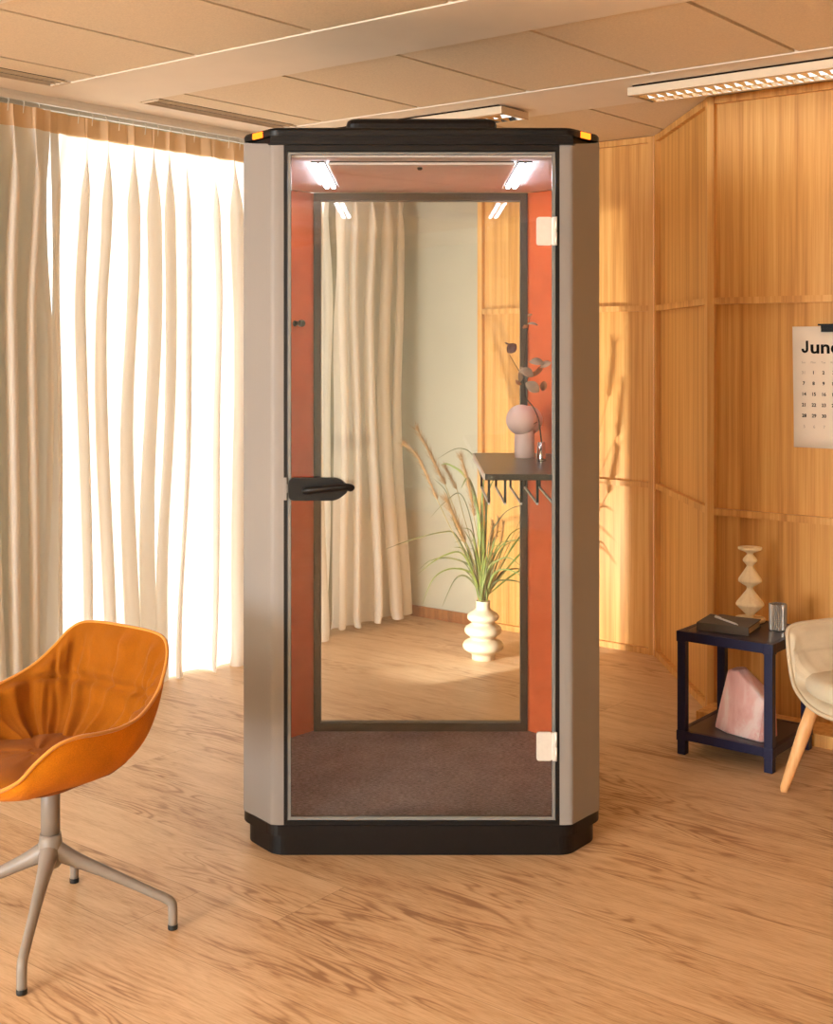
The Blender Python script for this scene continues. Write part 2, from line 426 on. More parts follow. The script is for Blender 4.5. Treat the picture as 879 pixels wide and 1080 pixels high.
# ================================================================== CURTAINS
ZT = 2.525; ZH = 2.437
def fold(seed):
    rnd = random.Random(seed); ph = [rnd.uniform(0, 6.28) for _ in range(6)]
    def low(s):
        w = s * 2 * PI / .128 + 1.7 * math.sin(s * 6.1 + ph[0]) + 1.0 * math.sin(s * 14.3 + ph[1])
        a = .042 + .014 * math.sin(s * 8.3 + ph[2])
        b = .060 + .014 * math.sin(s * 9.7 + ph[4])
        return a * math.sin(w) + .012 * math.sin(s * 5 + ph[3]), b * math.sin(w + 1.9)
    return low
def curtain(v0, v1, u0, seed, label, z0=.004, hookstep=.073, flare=0):
    t = empty('curtain', R(u0, (v0 + v1) / 2, 0), ANG); tag(t, label, 'curtain', 'cream linen curtains')
    low = fold(seed); vc = (v0 + v1) / 2
    N = int((v1 - v0) / .0055); L = v1 - v0
    def pt(k, z):
        s = k / N * L; p = s / hookstep * 2 * PI
        top_u = .014 * (abs(math.cos(p / 2)) ** .5 - .6)
        lu, lv = low(s)
        d = (ZT - z); m = smooth(.0, .9, d); mm = lerp(.0, 1, smooth(0, .35, d))
        # folds wander a little on the way down
        s2 = s + (.026 * math.sin(z * 1.5 + s * 4 + seed) + .010 * math.sin(z * 3.1 + s * 11)) * m
        lu2, lv2 = low(s2)
        un = top_u * (1 - mm) + lu2 * lerp(.45, 1, smooth(0, .35, d)) * lerp(.3, 1, mm)
        edge = smooth(0, .05, s) * smooth(0, .05, L - s)
        vv = v0 + s - vc + lv2 * lerp(.2, 1, smooth(.0, .40, d)) * edge
        fl = smooth(1.3, 0, z) if z < 1.3 else 0
        vv += flare * fl * smooth(L - .45, L, s)
        un += .02 * fl * math.sin(s * 9 + seed)
        zz = z
        if z < .05: un += .012 * math.sin(s * 23 + seed)
        return Vector((un, vv, zz))
    zs = [lerp(ZH, z0, q / 46) for q in range(47)]
    f = MB(); f.grid([[pt(k, z) for k in range(N + 1)] for z in zs]); f.build('drape', M['curtain'], t, norm=False)
    f = MB(); f.grid([[pt(k, z) for k in range(N + 1)] for z in (ZT, ZT - .03, ZT - .06, ZH)]); f.build('heading', M['heading'], t, norm=False)
    n = int(L / hookstep)
    for k in range(n + 1):
        s = k * hookstep; y = v0 + s - vc
        f = MB(); f.tube([(0, y, ZT - .03), (.004, y, ZT), (.004, y + .004, ZT + .014), (0, y, ZT + .0205)], .0022, 6)
        f.build('hook', M['hook'], t)
curtain(-2.0, -1.138, .03, 3, 'cream curtain at the far left, partly behind the orange chair')
curtain(-1.122, .638, 0, 11, 'sunlit cream curtain between the orange chair and the phone booth')
curtain(.66, 1.235, .02, 23, 'cream curtain seen through the booth, ending beside the grass vase', z0=.035, flare=.05)
for u_, lab in ((.015, 'front white curtain track just under the ceiling'), (-.085, 'rear white curtain track nearer to the window')):
    f = MB(); f.box(u_ - .011, u_ + .011, -2.6, V1 - .01, ZT + .024, ZT + .042, .002); f.box(u_ - .004, u_ + .004, -2.6, V1 - .01, ZT + .04, HC)
    o = f.build('curtain_track', M['track']); o.location = P0; o.rotation_euler = (0, 0, ANG); tag(o, lab, 'curtain track', 'curtain tracks')

# ================================================================== PHONE BOOTH
BX = .0172; YF = 3.857; YR = 4.83
booth = empty('phone_booth', (BX, YF, 0)); tag(booth, 'pale phone booth with black base and glass door in the middle of the room', 'phone booth')
DY = YR - YF
def octo(o=0.0):
    """booth outline in booth coordinates, pushed out by o"""
    a, b, c = .452, .554, .128
    k = o * .42
    return [(-(a + k), -o), (a + k, -o), (b + o, c - k), (b + o, DY - c + k), (a + k, DY + o), (-(a + k), DY + o), (-(b + o), DY - c + k), (-(b + o), c - k)]
# base
f = MB(); f.prism(round_poly(octo(-.016), .03), 0, .066); f.prism(round_poly(octo(.001), .03), .064, .096); f.build('base', M['black'], booth)
# corner panels, side panels
def sweep(plan, zf, thick, z0f):
    f = MB(); n = len(plan); P = [Vector(p) for p in plan]; inner = []
    for k in range(n):
        d = (P[min(k + 1, n - 1)] - P[max(k - 1, 0)]).normalized(); nn = Vector((-d.y, d.x)); inner.append(P[k] + nn * thick)
    rings = []
    for k in range(n):
        z0 = z0f(k / (n - 1)); z1 = zf(k / (n - 1)); a = P[k]; b = inner[k]
        rings.append([(a.x, a.y, z0), (a.x, a.y, z1), (b.x, b.y, z1), (b.x, b.y, z0)])
    f.loft([[Vector(p) for p in r] for r in rings], sm=False); return f
front = [(-.416, 0), (-.432, .0005)] + [(p.x, p.y) for p in [bez(Vector((-.438, .001)), Vector((-.455, .002)), Vector((-.457, .006)), Vector((-.467, .020)), q / 6) for q in range(7)]] + [(-.51, .0735), (-.545, .1145), (-.552, .124)]
for sx in (1, -1):
    for back in (0, 1):
        pl = [((x * sx), (DY - y) if back else y) for x, y in front]
        flip = (sx == 1) == (not back)
        f = sweep(pl if flip else pl[::-1], (lambda t: 2.146 + .028 * smooth(.6, 1, t)) if flip else (lambda t: 2.146 + .028 * smooth(.6, 1, 1 - t)), -.018 if True else .018, lambda t: .0965)
        o = f.build('corner_panel', M['panel'], booth)
    f = MB(); x0 = .536 * sx; x1 = .554 * sx
    f.box(min(x0, x1), max(x0, x1), .126, DY - .126, .0965, 2.174, .003); f.build('side_panel', M['panel'], booth)
# roof
f = MB(); f.prism(round_poly(octo(-.021), .01), 2.126, 2.175)
f.box(-.456, .456, -.002, .03, 2.147, 2.174)
rp = lambda o: round_poly(octo(o), .022)
f.loft([[Vector((p[0], p[1], z)) for p in rp(o)] for o, z in ((0, 2.175), (.001, 2.190), (-.004, 2.197), (-.016, 2.2005))], sm=False)
for z in (2.156, 2.166): f.box(-.456, .456, -.0035, -.001, z, z + .004)
f.build('roof', M['black'], booth)
f = MB(); pts = round_poly([(-.235, .10), (.235, .10), (.235, .82), (-.235, .82)], .04)
f.loft([[Vector((p[0] * k, lerp(.46, p[1], k), z)) for p in pts] for k, z in ((1, 2.2), (1, 2.228), (.985, 2.240), (.95, 2.246))], sm=False)
f.build('roof_vent_unit', M['black'], booth)
for sx in (-1, 1):
    a = Vector((.452 * sx, 0)); b = Vector((.554 * sx, .128)); d = (b - a).normalized(); n = Vector((d.y, -d.x)) * (1 if sx > 0 else -1); m = lerp(a, b, .48)
    X = Matrix(((d.x, n.x, 0, m.x), (d.y, n.y, 0, m.y), (0, 0, 1, 2.184), (0, 0, 0, 1)))
    f = MB(); f.box(-.027, .027, -.004, .0045, -.009, .009, .002, X)
    tag(f.build('indicator_lamp', M['amber'], booth), 'lit amber indicator lamp')
# door frame (black) round the opening
f = MB()
f.box(-.416, -.4055, .001, .05, .0965, 2.146); f.box(.4045, .416, .001, .05, .0965, 2.146)
f.box(-.4055, .4045, .001, .05, 2.127, 2.146); f.box(-.4055, .4045, .001, .05, .0965, .108); f.build('door_frame', M['black'], booth)
# door: pane, edge, hinges, handle
door = MB()
for b_ in ((-.4045, -.3945, .11, 2.125), (.3935, .4035, .11, 2.125)): door.box(b_[0], b_[1], .003, .017, b_[2], b_[3], .001)
door.box(-.3945, .3935, .003, .017, .11, .120, .001); door.box(-.3945, .3935, .003, .017, 2.117, 2.125, .001)
door = door.build('door', M['seal'], booth)
f = MB(); f.box(-.3945, .3935, .006, .014, .120, 2.117); f.build('pane', M['glass'], door)
for zc in (1.886, .334):
    f = MB(); pts = round_poly([(.346, zc - .043), (.393, zc - .043), (.393, zc + .043), (.346, zc + .043)], .009)
    f.loft([[Vector((p[0], y, p[1])) for p in pts] for y in (.0055, -.001, -.003)], sm=False)
    f.box(.393, .407, -.006, .006, zc - .043, zc + .043, .002)
    f.tube([(.4045, -.006, zc - .043), (.4045, -.006, zc - .002)], .0035, 8); f.tube([(.4045, -.006, zc + .002), (.4045, -.006, zc + .043)], .0035, 8)
    f.build('hinge', M['satin'], door)
f = MB(); zc = 1.11
pts = round_poly([(-.400, zc - .034), (-.255, zc - .034), (-.222, zc - .008), (-.222, zc + .010), (-.248, zc + .034), (-.400, zc + .034)], .018)
f.loft([[Vector((p[0], y, p[1])) for p in pts] for y in (.0055, -.012, -.018)], sm=False)
h = f.build('handle', M['black_metal'], door)
f = MB(); f.tube(catmull([(-.345, -.018, zc - .004), (-.345, -.034, zc - .003), (-.33, -.044, zc + 0), (-.25, -.046, zc + .008), (-.222, -.042, zc + .010), (-.210, -.030, zc + .004)], 4), [.010] * 4 + [.0145] * 16 + [.010], 12, flat=.75)
f.build('lever', M['black_metal'], h)
f = MB(); f.box(-.4165, -.4065, -.004, .001, zc - .034, zc + .034, .001); f.box(-.4065, -.4035, -.003, .001, zc - .012, zc + .014)
f.build('strike_plate', M['panel'], booth)
# interior
YI = .918                                      # inner face of the rear frame
inn = [(-.53, .125), (-.44, .022), (.44, .022), (.53, .125), (.53, DY - .205), (.398, YI), (-.398, YI), (-.53, DY - .205)]
f = MB(); f.prism(inn, .0965, .106); f.build('carpet', M['carpet'], booth)
for sx in (-1, 1):
    f = MB(); pl = [(.53 * sx, .130), (.53 * sx, DY - .205), (.398 * sx, YI)]; po = [(.535 * sx, .130), (.535 * sx, DY - .203), (.402 * sx, YI + .008)]
    f.loft([[Vector((x, y, z)) for (x, y), z in ((a, .106), (a, 2.11), (b, 2.11), (b, .106))] for a, b in zip(pl, po)], sm=False)
    f.build('felt_wall', M['orange'], booth)
f = MB(); f.prism(inn, 2.112, 2.122)
f.build('ceiling_lining', M['bceil'], booth)
f = MB(); f.box(-.290, .290, .10, .688, 2.100, 2.108, .003); 
cp = f.build('ceiling_panel', M['bceil'], booth)
f = MB(); f.box(-.286, .286, .104, .684, 2.107, 2.113); f.build('panel_gap', M['void'], cp)
f = MB(); f.lathe([(.008, 0), (.008, -.005), (.005, -.008)], 14, (-.005, .16, 2.100)); f.build('sensor', M['frame'], cp)
for sx in (-1, 1):
    f = MB(); f.box(.302 * sx - .003 - .004 * 0, .302 * sx + .003, .10, .688, 2.104, 2.112) if False else None
    f = MB(); x = .321 * sx; f.box(x - .021, x + .021, .10, .688, 2.106, 2.113); hs = f.build('light_fitting', M['frame'], booth)
    for dx in (-.012, .012):
        f = MB(); f.box(x + dx - .0065, x + dx + .0065, .104, .684, 2.099, 2.1075); f.build('led_strip', M['led'], hs)
# rear window
f = MB(); W = .398; zb, zt = .106, 2.110; w = .026
f.box(-W, -W + w, YI - .012, YI + .03, zb, zt); f.box(W - w, W, YI - .012, YI + .03, zb, zt)
f.box(-W + w, W - w, YI - .012, YI + .03, zb, zb + .030); f.box(-W + w, W - w, YI - .012, YI + .03, zt - .028, zt)
rw = f.build('rear_window_frame', M['frame'], booth)
f = MB(); f.box(-W + w, W - w, YI + .006, YI + .014, zb + .030, zt - .028); f.build('pane', M['glass'], rw)
f = MB(); s = .004
f.box(-W + w, W - w, YI - .006, YI + .001, zb + .031, zb + .031 + s); f.build('glazing_bead', M['seal'], rw); f = MB(); f.box(-W + w, W - w, YI - .006, YI + .001, zt - .029 - s, zt - .029)
f.build('glazing_bead', M['seal'], rw)
# coat hook on the left inner wall
f = MB(); d = Vector((.7, -.72, 0)).normalized(); p = Vector((-.455, DY - .13, 1.623))
p = Vector((-.463, .845, 1.623)); f.tube([p + d * 0.0, p + d * .004, p + d * .03, p + d * .034, p + d * .046, p + d * .05], [.012, .008, .008, .013, .013, .010], 14)
f.build('coat_hook', M['black_metal'], booth)
# shelf on the right inner wall with hanging rods
SZ = 1.148
f = MB(); pts = [(.195, .058), (.46, .058), (.524, .135), (.524, DY - .212), (.41, YI - .075), (.195, YI - .075)]
pts = round_poly(pts, .014, 4)
f.loft([[Vector((p[0], p[1], z)) for p in pts] for z in (SZ - .019, SZ)], sm=False); sh = f.build('shelf', M['shelf'], booth)
f = MB(); f.box(.190, .1948, .066, YI - .085, SZ - .018, SZ - .001); tag(f.build('lit_edge_band', M['satin'], sh), 'edge band with its white highlight put in as pale metal')  # highlight along the shelf edge, put in as a pale strip
for k in range(5):
    x = .211 + .0505 * k; y0, y1 = .145, .60; zb = 1.048
    for y in (y0, y1):
        f = MB(); f.tube([(x, y, SZ - .018), (x, y, zb)], .0042, 8); f.build('hanging_rod', M['black_metal'], sh)
    f = MB(); f.box(x - .003, x + .003, y0 - .004, y1 + .004, zb - .004, zb + .0035, .001); tag(f.build('glint_rail', M['satin'], sh), 'rail with its glint put in as pale metal')  # pale colour stands in for the glint along each rail

# ------------------------------------------------------------------ things on the shelf
LX, LY = .3816, 4.50
lamp = empty('table_lamp', (LX, LY, SZ)); tag(lamp, 'pale pink globe lamp on a cylinder foot on the booth shelf', 'table lamp')
f = MB(); f.lathe([(0.001, 0), (.033, 0), (.0352, .003), (.0352, .06), (.034, .10)], 48); f.build('foot', M['pinklamp'], lamp)
for nm, cx_, cy_, zc, rs in (('globe', -.012, -.010, .133, .0535), ('rear_globe', .014, .022, .130, .0515)):
    f = MB(); f.lathe([(rs * math.sin(a) + .0004, zc - rs * math.cos(a)) for a in [lerp(.02, PI - .02, q / 28) for q in range(29)]], 48, (cx_, cy_, 0)); f.build(nm, M['pinklamp'], lamp)

VX, VY = .428, 4.37
bud = MB(); bud.lathe([(.001, .0), (.0165, 0), (.017, .002), (.0125, .064), (.0105, .064), (.011, .05), (.001, .048)], 32)
bud = bud.build('bud_vase', M['chrome']); bud.location = (VX, VY, SZ); tag(bud, 'small polished steel bud vase on the booth shelf beside the lamp', 'vase')

# dried branch standing in the bud vase
PXM = 1350 / VY
def bp(x, y, dy=0):
    return Vector(((x - CX) / PXM, VY + dy, CAMH - (y - HY) / PXM))
br = empty('dried_branch', (VX, VY, SZ + .055)); tag(br, 'dried twig with grey and plum leaves in the steel bud vase', 'branch')
o0 = Vector((VX, VY, SZ + .055))
def rel(p): return p - o0
main = catmull([rel(o0 + Vector((0.002, 0, -.003))), rel(bp(570, 450)), rel(bp(568, 440, -.01)), rel(bp(562, 428, -.015)), rel(bp(555, 419, -.02)), rel(bp(553, 405, -.02)), rel(bp(550, 395, -.03))], 5)
f = MB(); f.tube(main, [lerp(.0028, .0015, k / (len(main) - 1)) for k in range(len(main))], 7)
for tw in ([bp(550, 395, -.03), bp(543, 384, -.04), bp(537, 374, -.05)], [bp(551, 400, -.03), bp(554, 372, -.02), bp(557, 350, 0), bp(560, 334, .01)],
           [bp(552, 403, -.02), bp(560, 396, .0), bp(572, 386, .02), bp(580, 380, .03)], [bp(553, 405, -.02), bp(548, 406, -.04)], [bp(567, 445, -.005), bp(563, 447, -.02)]):
    tw = catmull([rel(p) for p in tw], 5); f.tube(tw, [lerp(.0016, .0008, k / (len(tw) - 1)) for k in range(len(tw))], 6)
f.build('twig', M['twig'], br)
def leaf(x, y, dy, size, ang, wide, mat, tilt=.5, par=br):
    """a rounded leaf with a folded midrib"""
    f = MB(); rows = []
    for q in range(9):
        t = q / 8; w = wide * math.sin(PI * min(1, t * .96 + .02)) ** .7 + .0003; z = .10 * size * math.sin(t * PI)
        rows.append([Vector((t * size, -w, z + w * .35)), Vector((t * size, -w * .5, z + w * .1)), Vector((t * size, 0, z)), Vector((t * size, w * .5, z + w * .1)), Vector((t * size, w, z + w * .35))])
    X = Matrix.Translation(rel(bp(x, y, dy)) - Vector((math.cos(ang), 0, math.sin(ang))) * size * .5) @ Matrix.Rotation(-ang, 4, 'Y') @ Matrix.Rotation(PI / 2 - tilt, 4, 'X')
    f.grid([[X @ p for p in r] for r in rows]); o = f.build('leaf', mat, par, norm=False)
    o.modifiers.new('thick', 'SOLIDIFY').thickness = .0008; return o
G, Pm, Bw = M['leafgrey'], M['leafplum'], M['leafbrown']
for a in [(539.5, 367.5, -.05, .040, .8, .017, Pm, .15), (555.5, 393, -.03, .050, -.5, .016, G, .3), (548, 397, -.035, .036, -1.5, .010, G, .4), (561.5, 408, -.03, .054, -.55, .019, G, .15), (551, 391, -.02, .030, -1.0, .012, G, .5),
          (567, 382.5, .01, .050, -.1, .014, G, .5), (577, 385, .02, .040, .45, .012, G, .5), (568.5, 393, .01, .042, .7, .009, Bw, .5), (574, 407, .0, .034, 1.4, .012, Bw, .1), (562.5, 342.5, .0, .036, -.15, .007, G, .9),
          (559.7, 333, .01, .020, .5, .005, Bw, .5), (555, 345, .0, .020, .3, .007, Bw, .5), (547, 403, -.03, .026, 2.4, .007, Bw, .5), (534.5, 362, -.05, .016, 2.8, .003, Pm, .5)]:
    o = leaf(*a)
    if a[6] is Pm and a[3] > .03: o['label'] = 'dark plum leaf'

# ================================================================== FLOOR VASE WITH GRASS
FX, FY = .331, 6.30
S = 214.0
prof = [(.001, 0), (.054, 0), (.057, .004), (.056, .022), (.064, .032), (.094, .050), (.100, .068), (.092, .086), (.066, .100), (.062, .106), (.070, .116), (.088, .130), (.091, .146), (.084, .160),
        (.060, .174), (.056, .180), (.062, .188), (.075, .198), (.078, .210), (.072, .222), (.050, .236), (.038, .246), (.034, .260), (.035, .287), (.031, .287), (.030, .26), (.001, .20)]
P = catmull([(r, z, 0) for r, z in prof[3:-3]], 4)
prof = prof[:3] + [(p.x, p.y) for p in P] + prof[-3:]
fv = MB(); fv.lathe(prof, 56); fv = fv.build('floor_vase', M['stoneware']); fv.location = (FX, FY, 0); tag(fv, 'cream stoneware vase with three bulging rings on the floor behind the booth', 'vase')
gr = empty('ornamental_grass', (FX, FY, .28)); tag(gr, 'tall ornamental grass with tan seed heads in the ringed floor vase', 'grass bunch')
g0 = Vector((FX, FY, .28))
def gp(x, y, dy=0):
    return Vector(((x - CX) / S, FY + dy, CAMH - (y - HY) / S)) - g0
def blade(pts, w, mat, name='grass_blade'):
    c = catmull(pts, 6); n = len(c); rows = []
    for k, p in enumerate(c):
        d = (c[min(k + 1, n - 1)] - c[max(k - 1, 0)]).normalized(); t = k / (n - 1)
        side = d.cross(Vector((0.25, 1, .1))).normalized(); up = d.cross(side).normalized()
        ww = w * (.55 + .45 * min(1, t * 5)) * (1 - t ** 3) + .0004
        rows.append([p - side * ww + up * ww * .4, p, p + side * ww + up * ww * .4])
    f = MB(); f.grid(rows); o = f.build(name, mat, gr, norm=False); o.modifiers.new('thick', 'SOLIDIFY').thickness = .0008; return o
LG, LD = M['leafgreen'], M['leafdark']
base = lambda k=0: gp(511 + k, 630, random.uniform(-.015, .015))
key = [
    ([(506, 628), (495, 592), (481, 563), (467, 560), (437, 567), (408, 577)], .004, LD), ([(505, 628), (497, 598), (486, 581), (470, 583), (455, 591), (442, 601)], .004, LG),
    ([(506, 629), (502, 606), (494, 595), (474, 589), (455, 592), (443, 602)], .0045, LD), ([(507, 629), (502, 610), (494, 600), (474, 597), (457, 607), (446, 632)], .0042, LG),
    ([(507, 629), (502, 617), (491, 607), (480, 612), (467, 640)], .0048, LD), ([(509, 629), (506, 570), (504, 538), (492, 503), (474, 489), (465, 490)], .007, LG),
    ([(511, 629), (512, 560), (511, 521), (500, 481), (483, 471), (461, 482)], .0026, LD), ([(510, 629), (510, 573), (509, 532), (512, 497)], .009, LG), ([(508, 629), (508, 575), (503, 530), (494, 502), (486, 512)], .008, LG),
    ([(509, 629), (500, 560), (487, 521), (470, 529), (455, 545)], .0022, LD), ([(512, 629), (516, 600), (526, 588), (537, 585), (550, 594)], .0045, LG), ([(513, 629), (520, 606), (530, 598), (545, 601), (556, 612)], .005, LG),
    ([(513, 629), (522, 614), (533, 611), (548, 613), (558, 622)], .0045, LD), ([(513, 629), (521, 618), (531, 605), (546, 602), (560, 606)], .005, LD), ([(512, 629), (520, 590), (530, 572), (544, 567), (556, 572)], .004, LG),
    ([(512, 629), (516, 570), (528, 545), (540, 534), (556, 530)], .003, LD), ([(511, 629), (513, 560), (516, 520), (526, 500)], .006, LG), ([(507, 629), (500, 612), (490, 603), (480, 604)], .004, LD),
    ([(508, 629), (494, 580), (480, 552), (472, 520), (458, 505)], .003, LD), ([(510, 629), (504, 590), (498, 560), (486, 556)], .003, LG)]
for pts, w, m in key:
    dy = random.uniform(-.14, .14); n = len(pts)
    blade([gp(x, y, dy * (k / (n - 1))) for k, (x, y) in enumerate(pts)], w, m)
for k in range(34):
    a = random.uniform(-PI, PI); ln = random.uniform(.22, .46); lean = random.uniform(.1, .55); dr = Vector((math.cos(a), math.sin(a) * .8, 0))
    b = Vector((random.uniform(-.02, .02), random.uniform(-.02, .02), 0)); droop = random.uniform(0, .25)
    pts = [b, b + dr * ln * lean * .25 + Vector((0, 0, ln * .4)), b + dr * ln * lean * .6 + Vector((0, 0, ln * .75)), b + dr * ln * lean + Vector((0, 0, ln * (.95 - droop)))]
    if max(p.y for p in pts) > .27: continue
    blade(pts, random.uniform(.003, .0052), random.choice((LG, LG, LD)))
def seed_head(pts, r, stalk, dy, col=None):
    n = len(stalk); st = [gp(x, y, dy * k / (n - 1)) for k, (x, y) in enumerate(stalk)]
    f = MB(); f.tube(catmull(st, 5), .0016, 6); so = f.build('stalk', M['stem'], gr)
    c = catmull([gp(x, y, dy) for x, y in pts], 8); f = MB(); n = len(c)
    rnd = random.Random(len(c) + int(r * 1e5))
    f.tube(c, [max(.0008, r * .62 * math.sin(PI * min(1, (k / (n - 1)) * .93 + .05))) for k in range(n)], 7)
    for k in range(n):
        t = k / (n - 1); d = (c[max(k - 1, 0)] - c[min(k + 1, n - 1)]).normalized(); ax = d.cross(Vector((0, 1, 0))).normalized(); bx = d.cross(ax)
        for q in range(16):
            a = rnd.uniform(0, 2 * PI); o = ax * math.cos(a) + bx * math.sin(a); L = r * rnd.uniform(1.6, 4.2)
            p = c[k] + o * r * .2; e = p + d * L * -1.1 * -1 + o * L * .8
            sd = d.cross(o) * .0013
            f.face([f.bm.verts.new(p - sd), f.bm.verts.new(p + sd), f.bm.verts.new(e)])
    f.build('seed_head', M['seedhead'], so, norm=False)
seed_head([(428, 468), (441, 480), (453, 505), (462, 525)], .011, [(508, 629), (494, 592), (478, 560), (460, 522)], -.05)
seed_head([(441, 454), (452, 474), (463, 497), (471, 512)], .012, [(509, 629), (497, 588), (484, 548), (470, 511)], .06)
seed_head([(486, 480), (492, 500), (497, 522), (500, 541)], .011, [(510, 629), (507, 590), (503, 560), (499, 540)], -.1)
seed_head([(472, 526), (478, 540), (485, 556), (491, 570)], .013, [(510, 629), (503, 600), (496, 580), (490, 568)], -.06)
seed_head([(471, 494), (477, 506), (483, 518)], .008, [(509, 629), (500, 580), (490, 545), (483, 517)], .1)
seed_head([(603, 404), (601, 424), (598, 440), (594, 456)], .012, [(512, 629), (540, 570), (572, 500), (594, 455)], .06)
seed_head([(594, 452), (592, 470), (589, 485), (585, 500)], .011, [(512, 629), (535, 585), (565, 530), (585, 499)], -.02)
seed_head([(606, 500), (602, 516), (597, 530), (591, 545)], .012, [(513, 629), (540, 596), (570, 566), (591, 544)], .05)
for pts in ([(513, 629), (545, 590), (580, 560), (606, 556)], [(513, 629), (540, 580), (575, 540), (604, 530)], [(513, 629), (545, 605), (580, 590), (604, 598)]):
    blade([gp(x, y, .03 * q) for q, (x, y) in enumerate(pts)], .0045, LG)
for k, (x, y) in enumerate(((519, 548), (526, 546), (532, 552), (522, 556))):
    seed_head([(x, y), (x - 1, y + 10), (x - 3, y + 22)], .005, [(511, 629), (515, 600), (x - 3, y + 22)], .05 * (k - 1.5))

# ================================================================== CHAIRS
def chair_shell(t, half, zbot, zseat, mats, lip, wrinkle=1.0, seam=None, seat=None, inset=.82):
    """half: rim control points from the back centre round to the front centre (sitter's left, +y)"""
    Lh = catmull(half, 7); rim = Lh + [Vector((p.x, -p.y, p.z)) for p in Lh[::-1][1:-1]]
    N = len(rim); ctr = Vector((.01, 0, 0))
    def outer(p, s):
        a = p; xy = Vector((p.x, p.y, 0))
        b = xy * .93 + Vector((0, 0, lerp(p.z, zbot, .70))); c = xy * .74 + Vector((0, 0, zbot + .004)); d = Vector((.0, 0, zbot))
        return bez(a, b, c, d, s)
    def inner(p, s):
        xy = Vector((p.x, p.y, 0)) * .985; h = max(0, p.z - zseat)
        a = xy + Vector((0, 0, p.z - .001))
        k = inset + .06 * smooth(.12, 0, h)
        b = xy * lerp(.99, .90, smooth(0, .2, h)) + Vector((0, 0, lerp(p.z, zseat, .62))); c = xy * k + Vector((0, 0, zseat - .012)); d = Vector((0, 0, zseat - .02))
        return bez(a, b, c, d, s)
    f = MB(); f.loft([[outer(p, q / 22) for p in rim] for q in range(22)] + [[outer(p, .985) for p in rim]], caps=False)
    f.build('shell', mats[0], t)
    rows = []; Q = 40
    arc = [0]
    for k in range(1, N): arc.append(arc[-1] + (rim[k] - rim[k - 1]).length)
    for q in range(Q):
        row = []
        for k, p in enumerate(rim):
            s = q / (Q - 1) * .96; v = inner(p, s); e = inner(p, min(.97, s + .01)) - inner(p, max(0, s - .01)); 
            tang = rim[(k + 1) % N] - rim[k - 1]; nn = tang.cross(e)
            if nn.length > 1e-9: nn.normalize()
            if nn.dot(Vector((-v.x, -v.y, .15))) < 0: nn = -nn
            m = smooth(0, .10, s) * smooth(.97, .7, s) * smooth(zseat - .02, zseat + .06, p.z)
            a = arc[k]
            w = noise.noise(Vector((a * 17, v.z * 3.2, 3))) * .022 + noise.noise(Vector((a * 38, v.z * 6, 9))) * .012
            d = .017 + w * wrinkle
            if seam is not None:
                g = math.exp(-((v.z - seam(p)) / .007) ** 2); d -= g * (.016 if wrinkle > .5 else .006)
                d += (.008 if wrinkle > .5 else .002) * math.exp(-((abs(v.z - seam(p)) - .03) / .022) ** 2)
            d = max(d, .004); row.append(v + nn * d * m)
        rows.append(row)
    f = MB(); f.loft(rows, caps=False); f.build('inner_upholstery', mats[1], t)
    f = MB(); f.tube(rim + [rim[0], rim[1]], lip, 8, caps=False); f.build('rim_piping', mats[2], t)
    if seat:
        x0, x1, hw, z0, z1 = seat; pl = []
        for k in range(64):
            a = 2 * PI * k / 64; ca, sa = math.cos(a), math.sin(a); e = 2 / 3.2
            pl.append(Vector(((x0 + x1) / 2 + (x1 - x0) / 2 * abs(ca) ** e * (1 if ca > 0 else -1), hw * abs(sa) ** e * (1 if sa > 0 else -1) * (1 + .0 * ca), 0)))
        cc = Vector(((x0 + x1) / 2, 0, 0)); rows = []
        for k_, z in ((.90, z0), (.985, lerp(z0, z1, .35)), (1.0, lerp(z0, z1, .55)), (.985, lerp(z0, z1, .78)), (.93, lerp(z0, z1, .95)), (.82, z1), (.6, z1 + .006), (.35, z1 + .008), (.1, z1 + .008)):
            rows.append([cc + (p - cc) * k_ + Vector((0, 0, z + (noise.noise(p * 14 + Vector((0, 0, k_ * 1.5))) * .006 * wrinkle if k_ < .95 else 0))) for p in pl])
        f = MB(); f.loft(rows); f.build('seat_cushion', mats[1], t)

OC = (-.960, 3.36)
chair = empty('swivel_armchair', (OC[0], OC[1], 0), math.radians(235)); tag(chair, 'ochre upholstered armchair on a four-star swivel base at the left', 'armchair')
half = [(-.262, 0, .758), (-.258, .10, .757), (-.245, .165, .750), (-.226, .200, .726), (-.194, .224, .684), (-.142, .250, .638), (-.065, .276, .604), (.01, .288, .592), (.08, .290, .594), (.150, .284, .600), (.200, .270, .590),
        (.236, .244, .556), (.260, .205, .508), (.276, .14, .474), (.284, .07, .462), (.286, 0, .458)]
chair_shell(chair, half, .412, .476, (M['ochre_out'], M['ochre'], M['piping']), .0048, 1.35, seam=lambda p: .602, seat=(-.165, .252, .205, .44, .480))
f = MB(); f.lathe([(.06, .406), (.06, .414)], 28); f.tube([(0, 0, .255), (0, 0, .414)], .0245, 28); f.build('column', M['greige'], chair)
f = MB(); f.lathe([(.024, .175), (.032, .185), (.034, .21), (.030, .24), (.0272, .262)], 28); hub = f.build('hub', M['greige'], chair)
